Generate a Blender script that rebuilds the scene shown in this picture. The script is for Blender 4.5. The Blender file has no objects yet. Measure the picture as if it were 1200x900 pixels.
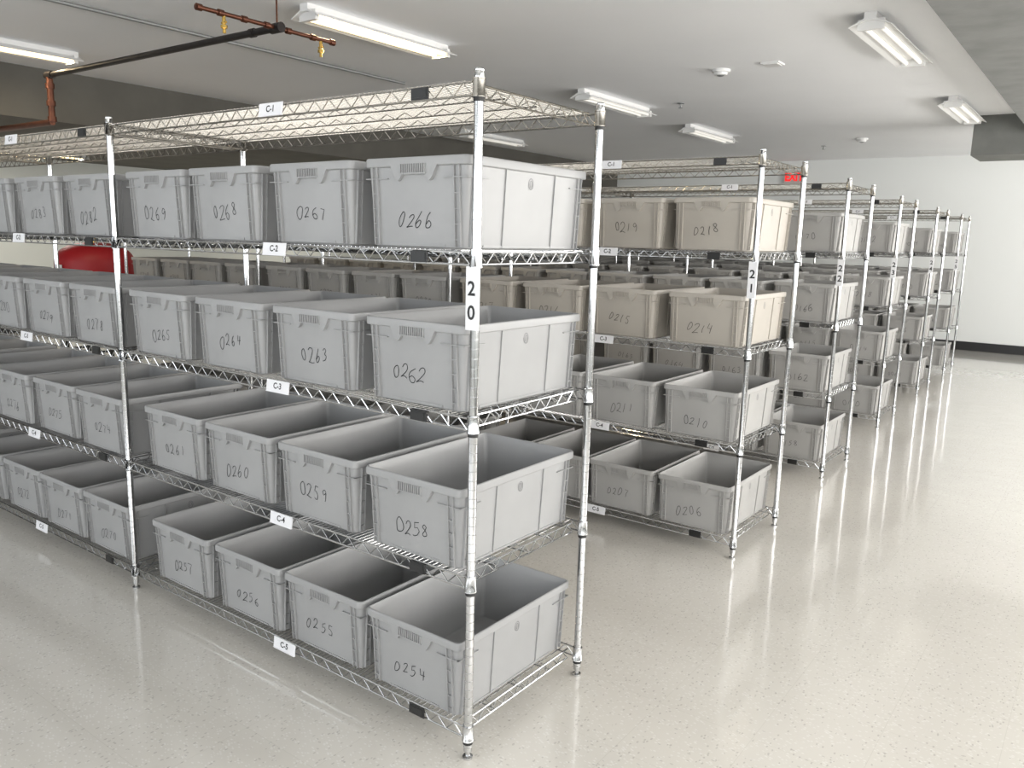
import bpy, bmesh, math, random
from mathutils import Vector, Matrix, Euler
random.seed(7)
S=bpy.context.scene
COL=S.collection
S.view_settings.view_transform='Standard'
S.view_settings.look='None'

# ---------------------------------------------------------------- materials
def mat(name,base=(.8,.8,.8),rough=.5,metal=0,emit=None,es=0,noise=0,nscale=20,bump=0,bscale=200,coat=0):
    m=bpy.data.materials.new(name); m.use_nodes=True
    nt=m.node_tree; b=nt.nodes['Principled BSDF']
    b.inputs['Base Color'].default_value=(*base,1); b.inputs['Roughness'].default_value=rough
    b.inputs['Metallic'].default_value=metal
    b.inputs['Coat Weight'].default_value=coat
    if emit: b.inputs['Emission Color'].default_value=(*emit,1); b.inputs['Emission Strength'].default_value=es
    if noise or bump:
        tc=nt.nodes.new('ShaderNodeTexCoord')
    if noise:
        n=nt.nodes.new('ShaderNodeTexNoise'); n.inputs['Scale'].default_value=nscale; n.inputs['Detail'].default_value=4
        nt.links.new(tc.outputs['Object'],n.inputs['Vector'])
        r=nt.nodes.new('ShaderNodeValToRGB')
        r.color_ramp.elements[0].position=.3; r.color_ramp.elements[1].position=.7
        r.color_ramp.elements[0].color=(*[c*(1-noise) for c in base],1)
        r.color_ramp.elements[1].color=(*[min(1,c*(1+noise)) for c in base],1)
        nt.links.new(n.outputs['Fac'],r.inputs['Fac']); nt.links.new(r.outputs['Color'],b.inputs['Base Color'])
    if bump:
        n=nt.nodes.new('ShaderNodeTexNoise'); n.inputs['Scale'].default_value=bscale
        nt.links.new(tc.outputs['Object'],n.inputs['Vector'])
        bp=nt.nodes.new('ShaderNodeBump'); bp.inputs['Strength'].default_value=bump; bp.inputs['Distance'].default_value=.002
        nt.links.new(n.outputs['Fac'],bp.inputs['Height']); nt.links.new(bp.outputs['Normal'],b.inputs['Normal'])
    return m
M={}
M['bin']=mat('grey_plastic',(.335,.337,.338),.40,noise=.04,nscale=6)
M['bin_warmlit']=mat('warm_lit_grey_plastic',(.42,.39,.345),.42,noise=.04,nscale=6)  # warm light on the second row's upper bins, put into the plastic colour
M['bin_faintlit']=mat('faint_warm_lit_plastic',(.375,.370,.358),.42,noise=.04,nscale=6)  # fainter warm light cast, painted into bins behind the front row
M['ink']=mat('marker_ink',(.02,.02,.022),.5)
M['chrome']=mat('chrome_wire',(.60,.605,.61),.12,1,noise=.03,nscale=30)
M['chrome_warmlit']=mat('warm_lit_chrome_wire',(.50,.475,.43),.2,1,noise=.08,nscale=8)  # warm light caught by the top shelves, painted as a chrome tint
M['black']=mat('black_plastic',(.015,.015,.015),.4)
M['white']=mat('white_label',(.82,.82,.84),.4)
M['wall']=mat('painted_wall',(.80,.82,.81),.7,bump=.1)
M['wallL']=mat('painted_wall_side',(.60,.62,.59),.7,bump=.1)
M['ceil']=mat('painted_ceiling',(.91,.92,.935),.8,noise=.012,nscale=1.5,bump=.3,bscale=120)
M['beam']=mat('concrete_beam',(.21,.215,.21),.8,noise=.12,nscale=5,bump=.4,bscale=60)
M['beamd']=mat('dark_concrete',(.16,.165,.155),.8,noise=.12,nscale=5,bump=.4,bscale=60)
M['dark']=mat('backlit_shade_soffit',(.12,.115,.10),.8,noise=.1,nscale=3)  # backlit shade of the soffit is put into this dark colour
M['base']=mat('black_vinyl_base',(.02,.02,.022),.4)
M['fix']=mat('white_enamel',(.8,.8,.79),.35)
M['tubelit']=mat('lit_tube',(1,.9,.7),.4,emit=(1,.76,.40),es=3)
M['tube']=mat('dim_tube',(.9,.9,.88),.3,emit=(1,.95,.85),es=.4)
M['pipe']=mat('black_iron',(.03,.026,.025),.4,.6,noise=.2,nscale=15)
M['copper']=mat('copper_brown',(.13,.050,.030),.4,.7,noise=.2,nscale=20)
M['brass']=mat('brass',(.75,.5,.14),.25,1)
M['zinc']=mat('galvanised',(.30,.31,.31),.45,.5)
M['red']=mat('red_enamel',(.36,.012,.018),.5,noise=.08,nscale=4)
M['exit']=mat('exit_red',(.6,.01,.01),.4,emit=(1,.02,.02),es=.9)
M['exitbox']=mat('exit_housing',(.55,.5,.48),.4)
M['frame']=mat('window_frame',(.2,.2,.2),.4,.5)

def floor_mat():
    m=bpy.data.materials.new('speckled_vinyl_tile'); m.use_nodes=True
    nt=m.node_tree; N=nt.nodes; L=nt.links; b=N['Principled BSDF']
    tc=N.new('ShaderNodeTexCoord')
    base=N.new('ShaderNodeTexNoise'); base.inputs['Scale'].default_value=1.2
    L.new(tc.outputs['Object'],base.inputs['Vector'])
    r0=N.new('ShaderNodeValToRGB'); r0.color_ramp.elements[0].color=(.65,.622,.568,1); r0.color_ramp.elements[1].color=(.69,.662,.606,1)
    L.new(base.outputs['Fac'],r0.inputs['Fac'])
    cur=r0.outputs['Color']
    for sc,thr,keep,colr,st,amt in [(125,.38,.88,(.26,.24,.21),(1,.55,1),.36),(140,.40,.70,(.84,.83,.80),(.6,1,1),.4),(90,.27,.91,(.32,.30,.27),(.55,1,1),.36)]:
        mp=N.new('ShaderNodeMapping'); mp.inputs['Scale'].default_value=st
        mp.inputs['Rotation'].default_value=(0,0,.6*sc)
        L.new(tc.outputs['Object'],mp.inputs['Vector'])
        v=N.new('ShaderNodeTexVoronoi'); v.inputs['Scale'].default_value=sc
        L.new(mp.outputs[0],v.inputs['Vector'])
        lt=N.new('ShaderNodeMath'); lt.operation='LESS_THAN'; lt.inputs[1].default_value=thr
        L.new(v.outputs['Distance'],lt.inputs[0])
        sp=N.new('ShaderNodeSeparateColor'); L.new(v.outputs['Color'],sp.inputs[0])
        gt=N.new('ShaderNodeMath'); gt.operation='GREATER_THAN'; gt.inputs[1].default_value=keep
        L.new(sp.outputs[0],gt.inputs[0])
        mu=N.new('ShaderNodeMath'); mu.operation='MULTIPLY'; L.new(lt.outputs[0],mu.inputs[0]); L.new(gt.outputs[0],mu.inputs[1])
        m2=N.new('ShaderNodeMath'); m2.operation='MULTIPLY'; m2.inputs[1].default_value=amt; L.new(mu.outputs[0],m2.inputs[0])
        mx=N.new('ShaderNodeMixRGB'); L.new(m2.outputs[0],mx.inputs[0]); L.new(cur,mx.inputs[1]); mx.inputs[2].default_value=(*colr,1)
        cur=mx.outputs[0]
    br=N.new('ShaderNodeTexBrick'); br.offset=0; br.inputs['Scale'].default_value=1
    br.inputs['Brick Width'].default_value=.305; br.inputs['Row Height'].default_value=.305
    br.inputs['Mortar Size'].default_value=.001; br.inputs['Color1'].default_value=(1,1,1,1); br.inputs['Color2'].default_value=(.98,.98,.98,1)
    br.inputs['Mortar'].default_value=(.9,.9,.89,1)
    L.new(tc.outputs['Object'],br.inputs['Vector'])
    mm=N.new('ShaderNodeMixRGB'); mm.blend_type='MULTIPLY'; mm.inputs[0].default_value=1
    L.new(cur,mm.inputs[1]); L.new(br.outputs['Color'],mm.inputs[2])
    L.new(mm.outputs[0],b.inputs['Base Color'])
    b.inputs['Roughness'].default_value=.16
    b.inputs['Specular IOR Level'].default_value=.8
    b.inputs['Coat Weight'].default_value=.7; b.inputs['Coat Roughness'].default_value=.05
    wv=N.new('ShaderNodeTexNoise'); wv.inputs['Scale'].default_value=5; L.new(tc.outputs['Object'],wv.inputs['Vector'])
    bp=N.new('ShaderNodeBump'); bp.inputs['Strength'].default_value=.3; bp.inputs['Distance'].default_value=.004
    L.new(wv.outputs['Fac'],bp.inputs['Height']); L.new(bp.outputs[0],b.inputs['Normal']); L.new(bp.outputs[0],b.inputs['Coat Normal'])
    return m
M['floor']=floor_mat()

# ---------------------------------------------------------------- mesh helpers
def finish(bm,name,mats,smooth=False):
    me=bpy.data.meshes.new(name)
    bm.normal_update(); bm.to_mesh(me); bm.free()
    for m in mats: me.materials.append(M[m])
    if smooth:
        for p in me.polygons: p.use_smooth=True
        try: me.set_sharp_from_angle(angle=math.radians(35))
        except Exception: pass
    return me
def box(bm,x0,x1,y0,y1,z0,z1,mi=0):
    vs=[bm.verts.new((x,y,z)) for z in (z0,z1) for y in (y0,y1) for x in (x0,x1)]
    for f in [(0,2,3,1),(4,5,7,6),(0,1,5,4),(2,6,7,3),(0,4,6,2),(1,3,7,5)]:
        fa=bm.faces.new([vs[i] for i in f]); fa.material_index=mi
def rod(bm,p,q,r,n=6,mi=0,r2=None,cap=True):
    p=Vector(p);q=Vector(q);d=(q-p).normalized()
    u=d.orthogonal().normalized(); v=d.cross(u)
    r2=r if r2 is None else r2
    A=[bm.verts.new(p+(u*math.cos(2*math.pi*i/n)+v*math.sin(2*math.pi*i/n))*r) for i in range(n)]
    B=[bm.verts.new(q+(u*math.cos(2*math.pi*i/n)+v*math.sin(2*math.pi*i/n))*r2) for i in range(n)]
    for i in range(n):
        f=bm.faces.new((A[i],A[(i+1)%n],B[(i+1)%n],B[i])); f.material_index=mi
    if cap:
        f=bm.faces.new(A[::-1]); f.material_index=mi
        f=bm.faces.new(B); f.material_index=mi
def lathe(bm,prof,n=16,c=(0,0,0),mi=0):
    rings=[]
    for r,z in prof:
        rings.append([bm.verts.new((c[0]+r*math.cos(2*math.pi*i/n),c[1]+r*math.sin(2*math.pi*i/n),c[2]+z)) for i in range(n)])
    for a,b in zip(rings,rings[1:]):
        for i in range(n):
            f=bm.faces.new((a[i],a[(i+1)%n],b[(i+1)%n],b[i])); f.material_index=mi
    f=bm.faces.new(rings[0][::-1]); f.material_index=mi
    f=bm.faces.new(rings[-1]); f.material_index=mi
def ob(name,me,loc=(0,0,0),parent=None,rot=None,**kw):
    o=bpy.data.objects.new(name,me); COL.objects.link(o); o.location=loc
    if rot: o.rotation_euler=rot
    if parent: o.parent=parent
    for k,v in kw.items(): o[k]=v
    return o
def text_mesh(bm,txt,size,mat_fn,mi,bold=.0):
    cu=bpy.data.curves.new('t','FONT'); cu.body=txt; cu.size=size; cu.align_x='CENTER'; cu.align_y='CENTER'; cu.offset=bold
    cu.resolution_u=3
    t=bpy.data.objects.new('t',cu); COL.objects.link(t)
    dg=bpy.context.evaluated_depsgraph_get(); dg.update()
    me=bpy.data.meshes.new_from_object(t.evaluated_get(dg))
    vs=[bm.verts.new(mat_fn(v.co)) for v in me.vertices]
    for p in me.polygons:
        try:
            f=bm.faces.new([vs[i] for i in p.vertices]); f.material_index=mi
        except ValueError: pass
    bpy.data.objects.remove(t); bpy.data.meshes.remove(me); bpy.data.curves.remove(cu)
def remat(me,name,mats):
    m2=me.copy(); m2.name=name; m2.materials.clear()
    for m in mats: m2.materials.append(M[m])
    return m2

# ---------------------------------------------------------------- container
BH=.24
def bx(z): return .170+.011*z/.2
def by(z): return .270+.011*z/.2
def ring(bm,hx,hy,z,r,seg=5):
    out=[]
    for cx,cy,a0 in [(hx-r,hy-r,0),(-hx+r,hy-r,90),(-hx+r,-hy+r,180),(hx-r,-hy+r,270)]:
        for i in range(seg+1):
            a=math.radians(a0+90*i/seg); out.append(bm.verts.new((cx+r*math.cos(a),cy+r*math.sin(a),z)))
    return out
def container_mesh():
    bm=bmesh.new()
    T=.004
    prof=[(bx(0)-.006,by(0)-.006,0,.012),(bx(0),by(0),.005,.016),(bx(.21),by(.21),.2145,.016),
          (.1885,.2885,.2160,.018),(.190,.290,.218,.019),(.190,.290,BH-.006,.019),(.1890,.2890,BH-.002,.018),(.1865,.2865,BH,.017),
          (.1840,.2840,BH,.016),(.1825,.2825,BH-.003,.015),(bx(.2)-T,by(.2)-T,.212,.014),(bx(0)-T,by(0)-T,.009,.013),(bx(0)-T-.004,by(0)-T-.004,.006,.012)]
    R=[ring(bm,*p) for p in prof]
    n=len(R[0])
    for a,b in zip(R,R[1:]):
        for i in range(n): bm.faces.new((a[i],a[(i+1)%n],b[(i+1)%n],b[i]))
    bm.faces.new(R[0][::-1]); bm.faces.new(R[-1])
    t=.0012
    def hexa(vs):
        v=[bm.verts.new(c) for c in vs]
        for f in [(0,1,2,3),(4,7,6,5),(0,4,5,1),(1,5,6,2),(2,6,7,3),(3,7,4,0)]: bm.faces.new([v[i] for i in f])
    def ribY(s,x,z0,z1,w=t,dep=.0075):
        vs=[]
        for z in (z0,z1):
            y0=by(z)-.003; y1=min(by(z)+dep,.2885)
            vs+=[(x-w,s*y0,z),(x+w,s*y0,z),(x+w,s*y1,z),(x-w,s*y1,z)]
        hexa(vs)
    def ribX(s,y,z0,z1,w=t,dep=.0075):
        vs=[]
        for z in (z0,z1):
            x0=bx(z)-.003; x1=min(bx(z)+dep,.1885)
            vs+=[(s*x0,y-w,z),(s*x0,y+w,z),(s*x1,y+w,z),(s*x1,y-w,z)]
        hexa(vs)
    for s in (-1,1):
        for x in (-.158,-.140,.140,.158): ribY(s,x,.006,.216)
        for sx in (-1,1):
            for z in (.185,.145,.105,.065,.025):
                x0,x1=sorted((sx*(.139 if z<.17 else .10),sx*(.159 if z<.17 else bx(z)+.004))); y0,y1=sorted((s*(by(z)-.003),s*(by(z)+.006)))
                box(bm,x0,x1,y0,y1,z-.0012,z+.0012)
        for y in (-.257,-.239,.239,.257): ribX(s,y,.006,.216)
        for y in (-.118,.118): ribX(s,y,.006,.216,.002,.004)
        for sy in (-1,1):
            for z in (.185,.145,.105,.065,.025):
                y0,y1=sorted((sy*(.238 if z<.17 else .195),sy*(.258 if z<.17 else by(z)+.004))); x0,x1=sorted((s*(bx(z)-.003),s*(bx(z)+.006)))
                box(bm,x0,x1,y0,y1,z-.0012,z+.0012)
        box(bm,*sorted((s*(bx(0)-.002),s*(bx(0)+.003))),-.2,.2,.006,.012)
        box(bm,-.1,.1,*sorted((s*(by(0)-.002),s*(by(0)+.003))),.006,.012)
    return finish(bm,'container_body',['bin'],True)
def grip_mesh():
    bm=bmesh.new()
    y0=-.2775; y1=-.2905
    n=24; bot=[];top=.222
    for i in range(n+1):
        x=-.085+.17*i/n; u=abs(x)/.085
        if u<.5: d=.194
        elif u<.85: d=.194-.016*math.sin((u-.5)/.35*math.pi)
        else: d=.194+.024*((u-.85)/.15)
        bot.append((x,d))
    F=[bm.verts.new((x,y1,z)) for x,z in bot]; G=[bm.verts.new((x,y1,top)) for x,z in bot]
    B=[bm.verts.new((x,y0,z)) for x,z in bot]; Bt=[bm.verts.new((x,y0,top)) for x,z in bot]
    for i in range(n):
        bm.faces.new((F[i],F[i+1],G[i+1],G[i])); bm.faces.new((B[i],B[i+1],F[i+1],F[i])); bm.faces.new((G[i],G[i+1],Bt[i+1],Bt[i]))
    bm.faces.new((F[0],G[0],Bt[0],B[0])); bm.faces.new((F[-1],B[-1],Bt[-1],G[-1]))
    for i in range(12):
        x=-.044+.008*i
        box(bm,x-.0013,x+.0013,y1-.0045,y1+.001,.198,.222)
    box(bm,-.048,.048,y1-.0045,y1+.001,.1955,.198)
    return finish(bm,'handle_grip',['bin'],False)
def emblem_mesh():
    bm=bmesh.new(); x=bx(.17)+.0014
    def rb(pts,w):
        for a,b in zip(pts,pts[1:]):
            a=Vector(a);b=Vector(b);d=(b-a).normalized();nn=Vector((0,-d.z,d.y))*w
            v=[bm.verts.new(c) for c in (a-nn,b-nn,b+nn,a+nn)]
            bm.faces.new(v)
    rb([(x,.011*math.cos(t*math.pi/10),.184+.015*math.sin(t*math.pi/10)) for t in range(21)],.0011)
    rb([(x,.006*math.cos(t*math.pi/8)*(1-t/30),.184+.009*math.sin(t*math.pi/8)) for t in range(-2,13)],.0011)
    return finish(bm,'moulded_emblem',['emb'])
M['emb']=mat('emblem_grey',(.17,.17,.175),.5)

DIG={'0':([(.28,1),(.08,.8),(.0,.45),(.12,.06),(.34,.0),(.55,.25),(.56,.7),(.38,.97),(.2,.96)],1),
'1':([(.27,1),(.25,.5),(.24,0)],0),
'2':([(.0,.78),(.15,.97),(.4,.97),(.5,.75),(.38,.45),(.15,.15),(.0,.02),(.25,.06),(.62,.0)],1),
'3':([(.03,.92),(.3,1),(.48,.8),(.22,.55),(.5,.35),(.38,.05),(.0,.05)],1),
'4':([(.08,1),(.0,.48),(.55,.46)],0,[(.48,.85),(.43,0)]),
'5':([(.52,1),(.1,.97),(.06,.6),(.32,.62),(.52,.38),(.42,.08),(.18,0),(0,.08)],0),
'6':([(.4,1),(.12,.65),(.0,.28),(.15,.0),(.42,.05),(.5,.3),(.28,.45),(.04,.25)],1),
'7':([(.0,.95),(.55,.97),(.35,.5),(.22,0)],0),
'8':([(.5,.85),(.25,1),(.05,.8),(.3,.52),(.52,.22),(.28,0),(.03,.22),(.28,.52),(.48,.85)],1),
'9':([(.5,.85),(.25,1),(.03,.75),(.22,.52),(.5,.8),(.48,.4),(.4,0)],1)}
def smooth(p):
    out=[]
    for i in range(len(p)-1):
        p0=Vector(p[max(i-1,0)]);p1=Vector(p[i]);p2=Vector(p[i+1]);p3=Vector(p[min(i+2,len(p)-1)])
        for k in range(4):
            t=k/4
            out.append(.5*((2*p1)+(p2-p0)*t+(2*p0-5*p1+4*p2-p3)*t*t+(3*p1-p0-3*p2+p3)*t**3))
    out.append(Vector(p[-1])); return out
def number_mesh(txt,rnd):
    bm=bmesh.new()
    H=.041*rnd.uniform(.88,1.15); pitch=.034*rnd.uniform(.92,1.08)
    ang=rnd.uniform(-.08,.14); ox=rnd.uniform(-.025,.01); oz=.088+rnd.uniform(-.014,.014); sl=rnd.uniform(.02,.25)
    ca,sa=math.cos(ang),math.sin(ang)
    for i,ch in enumerate(txt):
        d=DIG[ch]; strokes=[smooth(d[0]) if d[1] else [Vector(q) for q in d[0]]]
        if len(d)>2: strokes.append([Vector(q) for q in d[2]])
        jx=rnd.uniform(-.0025,.0025); jz=rnd.uniform(-.005,.005); js=rnd.uniform(.78,1.12); wd=rnd.uniform(.030,.044); ph=rnd.uniform(0,6)
        for st in strokes:
            P=[]
            for k,q in enumerate(st):
                u=q[0]+.05*math.sin(q[1]*5+ph); v=q[1]+.05*math.sin(q[0]*7+ph)
                x=(i-1.5)*pitch+(u-.3)*wd*js+sl*(v-.5)*H+jx; z=(v-.5)*H*js+jz
                P.append(Vector((x*ca-z*sa+ox,x*sa+z*ca+oz)))
            w=.00115; Lv=[];Rv=[]
            for k in range(len(P)):
                a=P[max(k-1,0)];b=P[min(k+1,len(P)-1)]; dd=(b-a)
                if dd.length<1e-6: dd=Vector((1,0))
                dd.normalize(); nn=Vector((-dd[1],dd[0]))*w
                for lst,s in ((Lv,1),(Rv,-1)):
                    c=P[k]+nn*s; lst.append(bm.verts.new((c[0],-by(c[1])-.0009,c[1])))
            for k in range(len(P)-1): bm.faces.new((Lv[k],Rv[k],Rv[k+1],Lv[k+1]))
    return finish(bm,'handwritten_number',['ink'])
ME_BIN=container_mesh(); ME_GRIP=grip_mesh(); ME_EMB=emblem_mesh()
BINS=[(ME_BIN,ME_GRIP)]+[(remat(ME_BIN,'container_body',[k]),remat(ME_GRIP,'handle_grip',[k])) for k in ('bin_warmlit','bin_faintlit')]

# ---------------------------------------------------------------- rack parts
BAY=1.792; DEP=.583
LEV=[1.85,1.432,.995,.547,.095]
def post_mesh():
    bm=bmesh.new(); prof=[(.011,0),(.015,.001),(.015,.007),(.007,.009),(.007,.022),(.0125,.024)]
    z=.040
    while z<1.86:
        prof+=[(.0125,z-.0011),(.0119,z-.0005),(.0119,z+.0005),(.0125,z+.0011)]; z+=.0254
    prof+=[(.0125,1.872),(.0132,1.873),(.0132,1.878),(.010,1.882)]
    lathe(bm,prof,16); return finish(bm,'post',['chrome'],True)
def shelf_mesh():
    bm=bmesh.new(); x0,x1=-BAY+.017,-.017; y0,y1=-.004,DEP+.004; zb=-.032
    for y in (y0,y1):
        rod(bm,(x0,y,0),(x1,y,0),.0030); rod(bm,(x0,y,zb),(x1,y,zb),.0030)
        n=56; pr=None
        for i in range(n+1):
            p=(x0+(x1-x0)*i/n,y,-.001 if i%2 else zb+.001)
            if pr: rod(bm,pr,p,.0018,5)
            pr=p
    for x in (x0+.012,x1-.012):
        rod(bm,(x,.02,0),(x,DEP-.02,0),.0030); rod(bm,(x,.02,zb),(x,DEP-.02,zb),.0030)
        n=18; pr=None
        for i in range(n+1):
            p=(x,.02+(DEP-.04)*i/n,-.001 if i%2 else zb+.001)
            if pr: rod(bm,pr,p,.0018,5)
            pr=p
    n=96
    for i in range(1,n):
        x=x0+.012+(x1-x0-.024)*i/n
        rod(bm,(x,y0,.0035),(x,y1,.0035),.0018,4)
    for y in (.145,.29,.435):
        pr=None; m=44
        for i in range(m+1):
            p=(x0+(x1-x0)*i/m,y,-.0005 if i%2 else -.018)
            if pr: rod(bm,pr,p,.0018,4)
            pr=p
        rod(bm,(x0+.01,y,-.018),(x1-.01,y,-.018),.0022,5)
    for cx in (-BAY,0):
        for cy in (0,DEP):
            lathe(bm,[(.0133,-.038),(.0182,-.038),(.0182,-.035),(.0168,-.032),(.0160,.004),(.0168,.005),(.0168,.008),(.0133,.008)],14,(cx,cy,0))
    return finish(bm,'wire_shelf',['chrome'],True)
def sleeve_mesh():
    bm=bmesh.new(); lathe(bm,[(.0132,-.048),(.0146,-.048),(.0142,-.038),(.0132,-.038)],14)
    return finish(bm,'plastic_sleeve',['black'],True)
ME_POST=post_mesh(); ME_SHELF=shelf_mesh(); ME_SLV=sleeve_mesh()
ME_SHELFW=remat(ME_SHELF,'wire_shelf',['chrome_warmlit'])
def badge_mesh():
    bm=bmesh.new(); box(bm,-.03,.03,-.004,0,-.015,.015); box(bm,-.024,.024,-.0052,-.0035,-.010,.010)
    return finish(bm,'maker_badge',['black'])
ME_BADGE=badge_mesh()
_lab={}
def label_mesh(t):
    if t in _lab: return _lab[t]
    bm=bmesh.new(); box(bm,-.056,.056,0,.003,-.0185,.0185,0); box(bm,-.056,.056,-.002,.004,-.021,-.0185,0)
    text_mesh(bm,t,.027,lambda c:Vector((c.x,-.0008,c.y)),1,.0006)
    _lab[t]=finish(bm,'shelf_label',['white','black']); return _lab[t]
def sign_mesh(t):
    bm=bmesh.new(); box(bm,-.019,.019,0,.003,-.082,.082,0); box(bm,-.019,-.016,.003,.010,-.082,.082,0); box(bm,.016,.019,.003,.010,-.082,.082,0)
    for i,ch in enumerate(t):
        text_mesh(bm,ch,.052,lambda c:Vector((c.x,-.0008,c.y+(.024 if i==0 else -.038))),1,.001)
    return finish(bm,'aisle_number_sign',['white','black'])

ROWS=[(0,0,20,'0254'),(.011,1.944,21,'0206'),(-.061,3.615,22,'0158'),(-.151,5.484,23,'0110'),(-.214,7.425,24,'0062'),(-.247,9.136,25,'0014')]
LEFTS={4:[-.41,-.815,-1.215,-1.63],3:[-.41,-.83,-1.255,-1.665],2:[-.41,-.85,-1.28,-1.72],1:[-.408,-.835,-1.285,-1.70]}
for ri,(rx,ry,num,first) in enumerate(ROWS):
    rack=ob('wire_shelving_rack',None,(rx,ry,0),label="tall chrome wire shelving row holding grey plastic containers, aisle %d"%num,category="shelving rack",group="rows of chrome wire shelving")
    rack.empty_display_size=.2
    for k in range(4):
        for y in (0,DEP):
            ob('post',ME_POST,(-BAY*k,y,0),rack)
    for k in range(3):
        for li,z in enumerate(LEV):
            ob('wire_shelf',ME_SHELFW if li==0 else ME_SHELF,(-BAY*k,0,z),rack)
            ob('maker_badge',ME_BADGE,(-BAY*k-.19,-.008,z-.016),rack,label="black plastic badge clip")
            ob('shelf_label',label_mesh('C-%d'%(li+1)),(-BAY*k-(.80 if ri==0 else .745),-.018,z-.012),rack,rot=(-.12,0,0),label="white shelf label reading C-%d"%(li+1))
            if k==0 and ri<3:
                for y in (0,DEP): ob('plastic_sleeve',ME_SLV,(0,y,z),rack)
    ob('aisle_number_sign',sign_mesh(str(num)),(0,-.0165,1.315),rack,label="white upright tag with black number %d"%num)
    n0=int(first)
    for k in range(3):
        for li in (4,3,2,1):
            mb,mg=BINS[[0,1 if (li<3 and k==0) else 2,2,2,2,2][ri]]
            for j in range(4):
                num4='%04d'%(n0+k*16+(4-li)*4+j)
                rnd=random.Random(int(num4))
                L=LEFTS[li][j] if k==0 else LEFTS[li][j]-BAY+.006
                if k==2: L-=BAY
                x=rx+L+.19+rnd.uniform(-.004,.004)*(j>0); y=ry+.281+rnd.uniform(-.004,.010)
                c=ob('storage_container',mb,(x,y,LEV[li]+.0058),None,rot=(0,0,rnd.uniform(-.008,.008)*(j>0)),
                    label="open grey plastic storage container hand-numbered "+num4,category="container",group="grey containers on wire shelving")
                ob('handwritten_number',number_mesh(num4,rnd),(0,0,0),c,label="black marker number "+num4)
                ob('handle_grip',mg,(0,0,0),c)
                if ri<2 or j==0: ob('moulded_emblem',ME_EMB,(0,0,0),c,label="small round emblem near the rim")

# ---------------------------------------------------------------- room
CZ=2.835; X0,X1,Y0,Y1=-11.0,4.6,-6.5,12.1
def struct(name,boxes,m,label):
    bm=bmesh.new()
    for b in boxes: box(bm,*b)
    o=ob(name,finish(bm,name,[m])); o['kind']='structure'; o['label']=label; return o
struct('floor',[(X0-.2,X1+.2,Y0-.2,Y1+.2,-.1,0)],'floor',"cream speckled polished vinyl tile floor")
struct('ceiling',[(X0-.2,X1+.2,Y0-.2,Y1+.2,CZ,CZ+.1)],'ceil',"smooth white painted ceiling")
struct('wall_north',[(X0-.2,X1+.2,Y1,Y1+.15,0,CZ)],'wall',"pale blue-white painted wall")
struct('wall_west',[(X0-.15,X0,Y0,Y1,0,CZ)],'wallL',"dim grey-green painted wall")
def wall_open(name,axis,pos,th,a0,a1,wins,z0,z1,label):
    segs=[]; cur=a0
    def bb(a,b,c,d): return (pos,pos+th,a,b,c,d) if axis=='x' else (a,b,pos,pos+th,c,d)
    for w0,w1 in wins:
        segs.append(bb(cur,w0,0,CZ)); segs.append(bb(w0,w1,0,z0)); segs.append(bb(w0,w1,z1,CZ)); cur=w1
    segs.append(bb(cur,a1,0,CZ)); struct(name,segs,'wall',label)
WR=[(-5.2,-2.2),(-1.2,1.8),(2.8,5.8),(6.8,9.8)]; WB=[(-8.5,-5.5),(-4,-1),(.5,3.5)]
wall_open('wall_east','x',X1,.15,Y0,Y1,WR,.8,2.6,"pale painted wall with wide windows")
wall_open('wall_south','y',Y0-.15,.15,X0,X1,WB,.8,2.6,"pale painted wall with wide windows")
wi=1
for ax,lst in (('x',WR),('y',WB)):
    for a,b in lst:
        bs=[]
        for (p,q,c,d) in [(a,b,.8,.85),(a,b,2.55,2.6),(a,a+.05,.8,2.6),(b-.05,b,.8,2.6),((a+b)/2-.025,(a+b)/2+.025,.8,2.6)]:
            bs.append((X1+.04,X1+.1,p,q,c,d) if ax=='x' else (p,q,Y0-.1,Y0-.04,c,d))
        struct('window_%d'%wi,bs,'frame',"dark metal framed window"); wi+=1
struct('baseboard_north',[(X0,X1,Y1-.012,Y1,0,.13)],'base',"black vinyl wall base")
struct('baseboard_west',[(X0,X0+.012,Y0,Y1,0,.13)],'base',"black vinyl wall base")
struct('baseboard_east',[(X1-.012,X1,Y0,Y1,0,.13)],'base',"black vinyl wall base")
struct('trim_1',[(.42,1.9,Y0,8.2,2.63,CZ)],'beam',"grey concrete ceiling beam")
struct('trim_2',[(-.10,2.6,8.2,8.9,2.44,CZ)],'beamd',"grey concrete cross beam drop")
struct('trim_3',[(X0,-6.5,Y0,Y1,2.40,CZ)],'dark',"lowered soffit, backlit shade painted into its dark olive-grey")

# ---------------------------------------------------------------- ceiling fixtures
def fix_mesh():
    bm=bmesh.new(); L=.64
    pr=[(-.035,0),(-.035,-.035),(-.12,-.075),(-.118,-.079),(-.03,-.045),(.03,-.045),(.118,-.079),(.12,-.075),(.035,-.035),(.035,0)]
    A=[bm.verts.new((x,-L,z)) for x,z in pr]; B=[bm.verts.new((x,L,z)) for x,z in pr]; n=len(pr)
    for i in range(n): bm.faces.new((A[i],A[(i+1)%n],B[(i+1)%n],B[i]))
    bm.faces.new(A[::-1]); bm.faces.new(B)
    return finish(bm,'ceiling_light',['fix'])
def tube_mesh(m):
    bm=bmesh.new(); rod(bm,(0,-.59,0),(0,.59,0),.0135,12); return finish(bm,'lamp_tube',[m],True)
def sock_mesh():
    bm=bmesh.new(); box(bm,-.075,.075,-.014,.014,-.028,.032); return finish(bm,'lamp_socket',['fix'])
MF=fix_mesh(); MT={1:tube_mesh('tubelit'),0:tube_mesh('tube')}; MS=sock_mesh()
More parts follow.
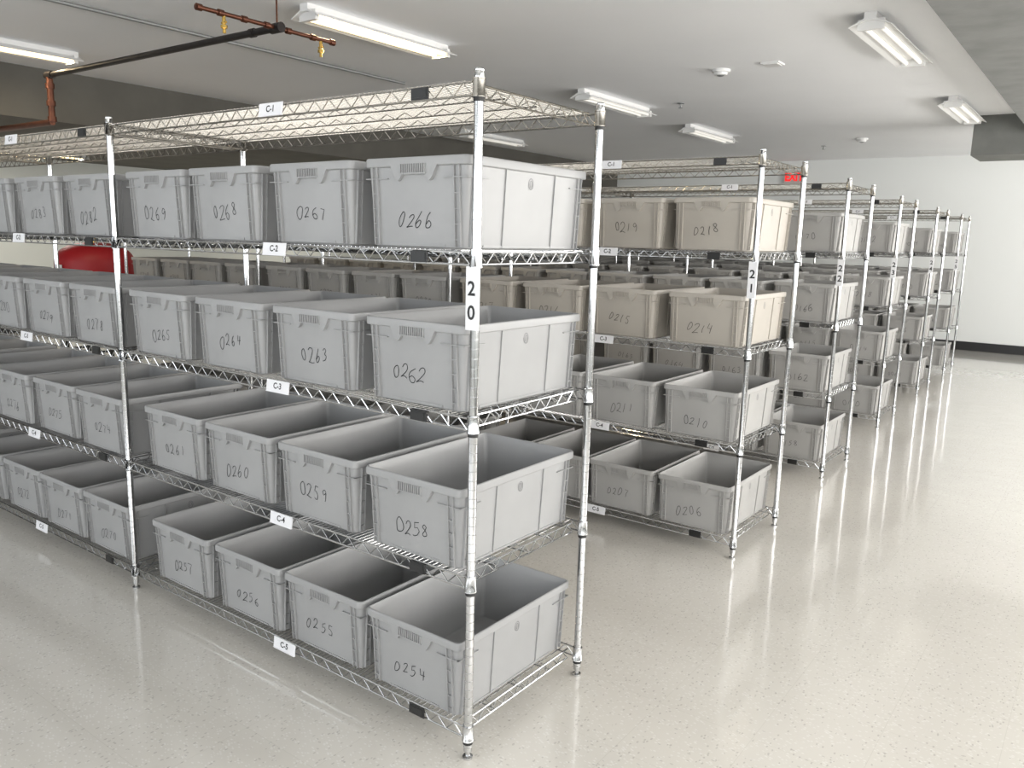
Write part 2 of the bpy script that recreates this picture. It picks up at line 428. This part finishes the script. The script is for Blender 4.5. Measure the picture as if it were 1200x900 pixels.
def area(name,loc,rot,sx,sy,p,c):
    l=bpy.data.lights.new(name,'AREA'); l.shape='RECTANGLE'; l.size=sx; l.size_y=sy; l.energy=p; l.color=c
    o=bpy.data.objects.new(name,l); COL.objects.link(o); o.location=loc; o.rotation_euler=rot; return o
for x,yc,lit,cz in [(-2.83,2.42,1,CZ),(-5.56,1.1,1,CZ),(-9.4,3.0,1,2.40),(-9.4,8,1,2.40),(-.05,4.32,0,CZ),(-.1,7.5,0,CZ),(-2.95,8.1,0,CZ),(-2.85,5.6,0,CZ),(-5.7,7.3,0,CZ)]:  # unseen pair below the west soffit is added to brighten the wall
    f=ob('ceiling_light',MF,(x,yc,cz),label="glowing warm fluorescent strip light on the ceiling" if lit else "white fluorescent strip light on the ceiling",category="ceiling light",group="fluorescent ceiling lights")
    for s in (-1,1):
        ob('lamp_tube',MT[lit],(s*.045,0,-.068),f); ob('lamp_socket',MS,(0,s*.6,-.065),f)
    if lit: area('lamp_glow',(x,yc,cz-.084),(0,0,0),.03,1.15,13 if x>-8 else 40,(1,.80,.52) if x>-8 else (1,.95,.86))  # the stronger glow belongs to the added west pair
def pipe(name,segs,m,label,cat,extra=None):
    bm=bmesh.new()
    for p,q,r in segs: rod(bm,p,q,r,14)
    o=ob(name,finish(bm,name,[m],True),label=label,category=cat); return o
sp=pipe('sprinkler_pipe',[((-5.56,1.52,2.63),(-2.75,1.52,2.63),.021),((-5.6,1.52,2.63),(-5.5,1.52,2.63),.029),((-2.80,1.52,2.63),(-2.71,1.52,2.63),.029),((-3.0,1.52,2.63),(-2.96,1.52,2.63),.026)],'pipe',"black iron sprinkler pipe hung under the ceiling","pipe")
bm=bmesh.new()
rod(bm,(-2.75,1.0,2.63),(-2.75,1.95,2.63),.012,12)
for y in (1.02,1.15,1.3,1.45,1.6,1.78,1.93): rod(bm,(-2.75,y-.016,2.63),(-2.75,y+.016,2.63),.018,12)
rod(bm,(-2.75,1.52,2.63),(-2.75,1.52,CZ),.005,8)
o=ob('branch_pipe',finish(bm,'branch_pipe',['copper'],True),(0,0,0),sp,label="brown copper branch with fittings")
for y in (1.17,1.84):
    bm=bmesh.new(); rod(bm,(0,0,-.01),(0,0,-.06),.01,10); rod(bm,(0,0,-.06),(0,0,-.075),.019,10); rod(bm,(0,0,-.075),(0,0,-.10),.009,10); rod(bm,(-.02,0,-.045),(.02,0,-.045),.006,8)
    ob('brass_valve',finish(bm,'brass_valve',['brass'],True),(-2.75,y,2.63),sp,label="small brass drain valve")
bm=bmesh.new(); 
rod(bm,(-5.56,1.52,2.65),(-5.56,1.52,2.28),.024,14)
for z in (2.55,2.42,2.3): rod(bm,(-5.56,1.52,z-.02),(-5.56,1.52,z+.02),.033,14)
rod(bm,(-5.56,1.52,2.28),(X0,1.52,2.28),.024,14)
ob('riser_pipe',finish(bm,'riser_pipe',['copper'],True),(0,0,0),sp,label="brown copper riser with couplings")
pipe('electrical_conduit',[((-4.05,-4,2.815),(-4.05,3.9,2.815),.012)],'zinc',"thin galvanised conduit on the ceiling","conduit")
def disc(name,loc,prof,m,label,cat):
    bm=bmesh.new(); lathe(bm,prof,24); return ob(name,finish(bm,name,[m],True),loc,label=label,category=cat)
for l in [(-1.44,4.8,CZ),(-1.55,9.6,CZ)]:
    d=disc('smoke_detector',l,[(.03,-.045),(.05,-.043),(.055,-.022),(.072,-.02),(.075,-.003),(.075,0)],'fix',"round white smoke detector on the ceiling","smoke detector")
    bm=bmesh.new(); lathe(bm,[(.012,-.052),(.03,-.046),(.03,-.044)],16); ob('sensor_cap',finish(bm,'sensor_cap',['zinc'],True),(0,0,0),d)
bm=bmesh.new(); box(bm,-.07,.07,-.07,.07,-.012,0); box(bm,-.055,.055,-.055,.055,-.018,-.011)
ob('ceiling_plate',finish(bm,'ceiling_plate',['fix']),(-1.01,4.76,CZ),label="square white cover plate on the ceiling",category="cover plate")
for l in [(-2.4,6.1,CZ),(-2.2,10.2,CZ)]:
    disc('fire_sprinkler',l,[(.008,-.05),(.02,-.048),(.02,-.044),(.008,-.04),(.008,-.01),(.035,-.006),(.035,0)],'zinc',"small pendent fire sprinkler on the ceiling","fire sprinkler")
# exit sign
bm=bmesh.new(); box(bm,-.17,.17,-.05,0,-.10,.10)
ex=ob('exit_sign',finish(bm,'exit_sign',['exitbox']),(-3.18,Y1-.002,2.57),label="exit sign with glowing red letters",category="exit sign")
bm=bmesh.new(); text_mesh(bm,'EXIT',.17,lambda c:Vector((c.x*.85,-.054,c.y)),0,.007)
ob('sign_lettering',finish(bm,'sign_lettering',['exit']),(0,0,0),ex,label="red letters reading EXIT")
# red tank on a dark stand
bm=bmesh.new(); R=.37
prof=[(.25,.80),(R*.9,.84),(R,.92),(R,1.12)]+[(R*math.cos(a*math.pi/20)**.75,1.12+.21*math.sin(a*math.pi/20)) for a in range(1,10)]
lathe(bm,prof,32)
tk=ob('pressure_tank',finish(bm,'pressure_tank',['red'],True),(-7.0,2.5,0),label="red domed metal pressure tank on a black stand",category="tank")
bm=bmesh.new(); box(bm,-.035,.035,-.004,0,-.05,.05); ob('paper_tag',finish(bm,'paper_tag',['white']),(.06,-.372,1.06),tk,label="white paper tag")
bm=bmesh.new()
for sx in (-1,1):
    for sy in (-1,1): rod(bm,(sx*.24,sy*.24,0),(sx*.2,sy*.2,.86),.02,8)
for z in (.25,.7):
    for s in (-1,1):
        rod(bm,(-.23,s*.23,z),(.23,s*.23,z),.012,6); rod(bm,(s*.23,-.23,z),(s*.23,.23,z),.012,6)
ob('tank_stand',finish(bm,'tank_stand',['black'],True),(0,0,0),tk,label="black steel stand")
bm=bmesh.new(); rod(bm,(0,0,0),(0,0,.10),.02,12); rod(bm,(-.04,0,.08),(.04,0,.08),.025,12); ob('tank_valve',finish(bm,'tank_valve',['brass'],True),(0,0,1.32),tk)

# ---------------------------------------------------------------- light
for (a,b),p in zip(WR,(110,118,150,210)): area('window_daylight',(X1-.42,(a+b)/2,1.65),(0,math.radians(90+26),0),1.7,2.9,p,(1,.965,.92))
for a,b in WB: area('window_daylight',((a+b)/2,Y0+.42,1.65),(math.radians(90+28),0,0),2.9,1.7,74,(.925,.96,1))
w=bpy.data.worlds.new('world'); S.world=w; w.use_nodes=True
bg=w.node_tree.nodes['Background']; bg.inputs[0].default_value=(.85,.92,1,1); bg.inputs[1].default_value=1.2

cam=bpy.data.cameras.new('cam'); co=bpy.data.objects.new('camera',cam); COL.objects.link(co)
cam.sensor_width=36; cam.lens=953.06/1200*36
co.location=(1.3353,-1.6346,1.4693); co.rotation_euler=(1.3940,-.0252,.6420); S.camera=co
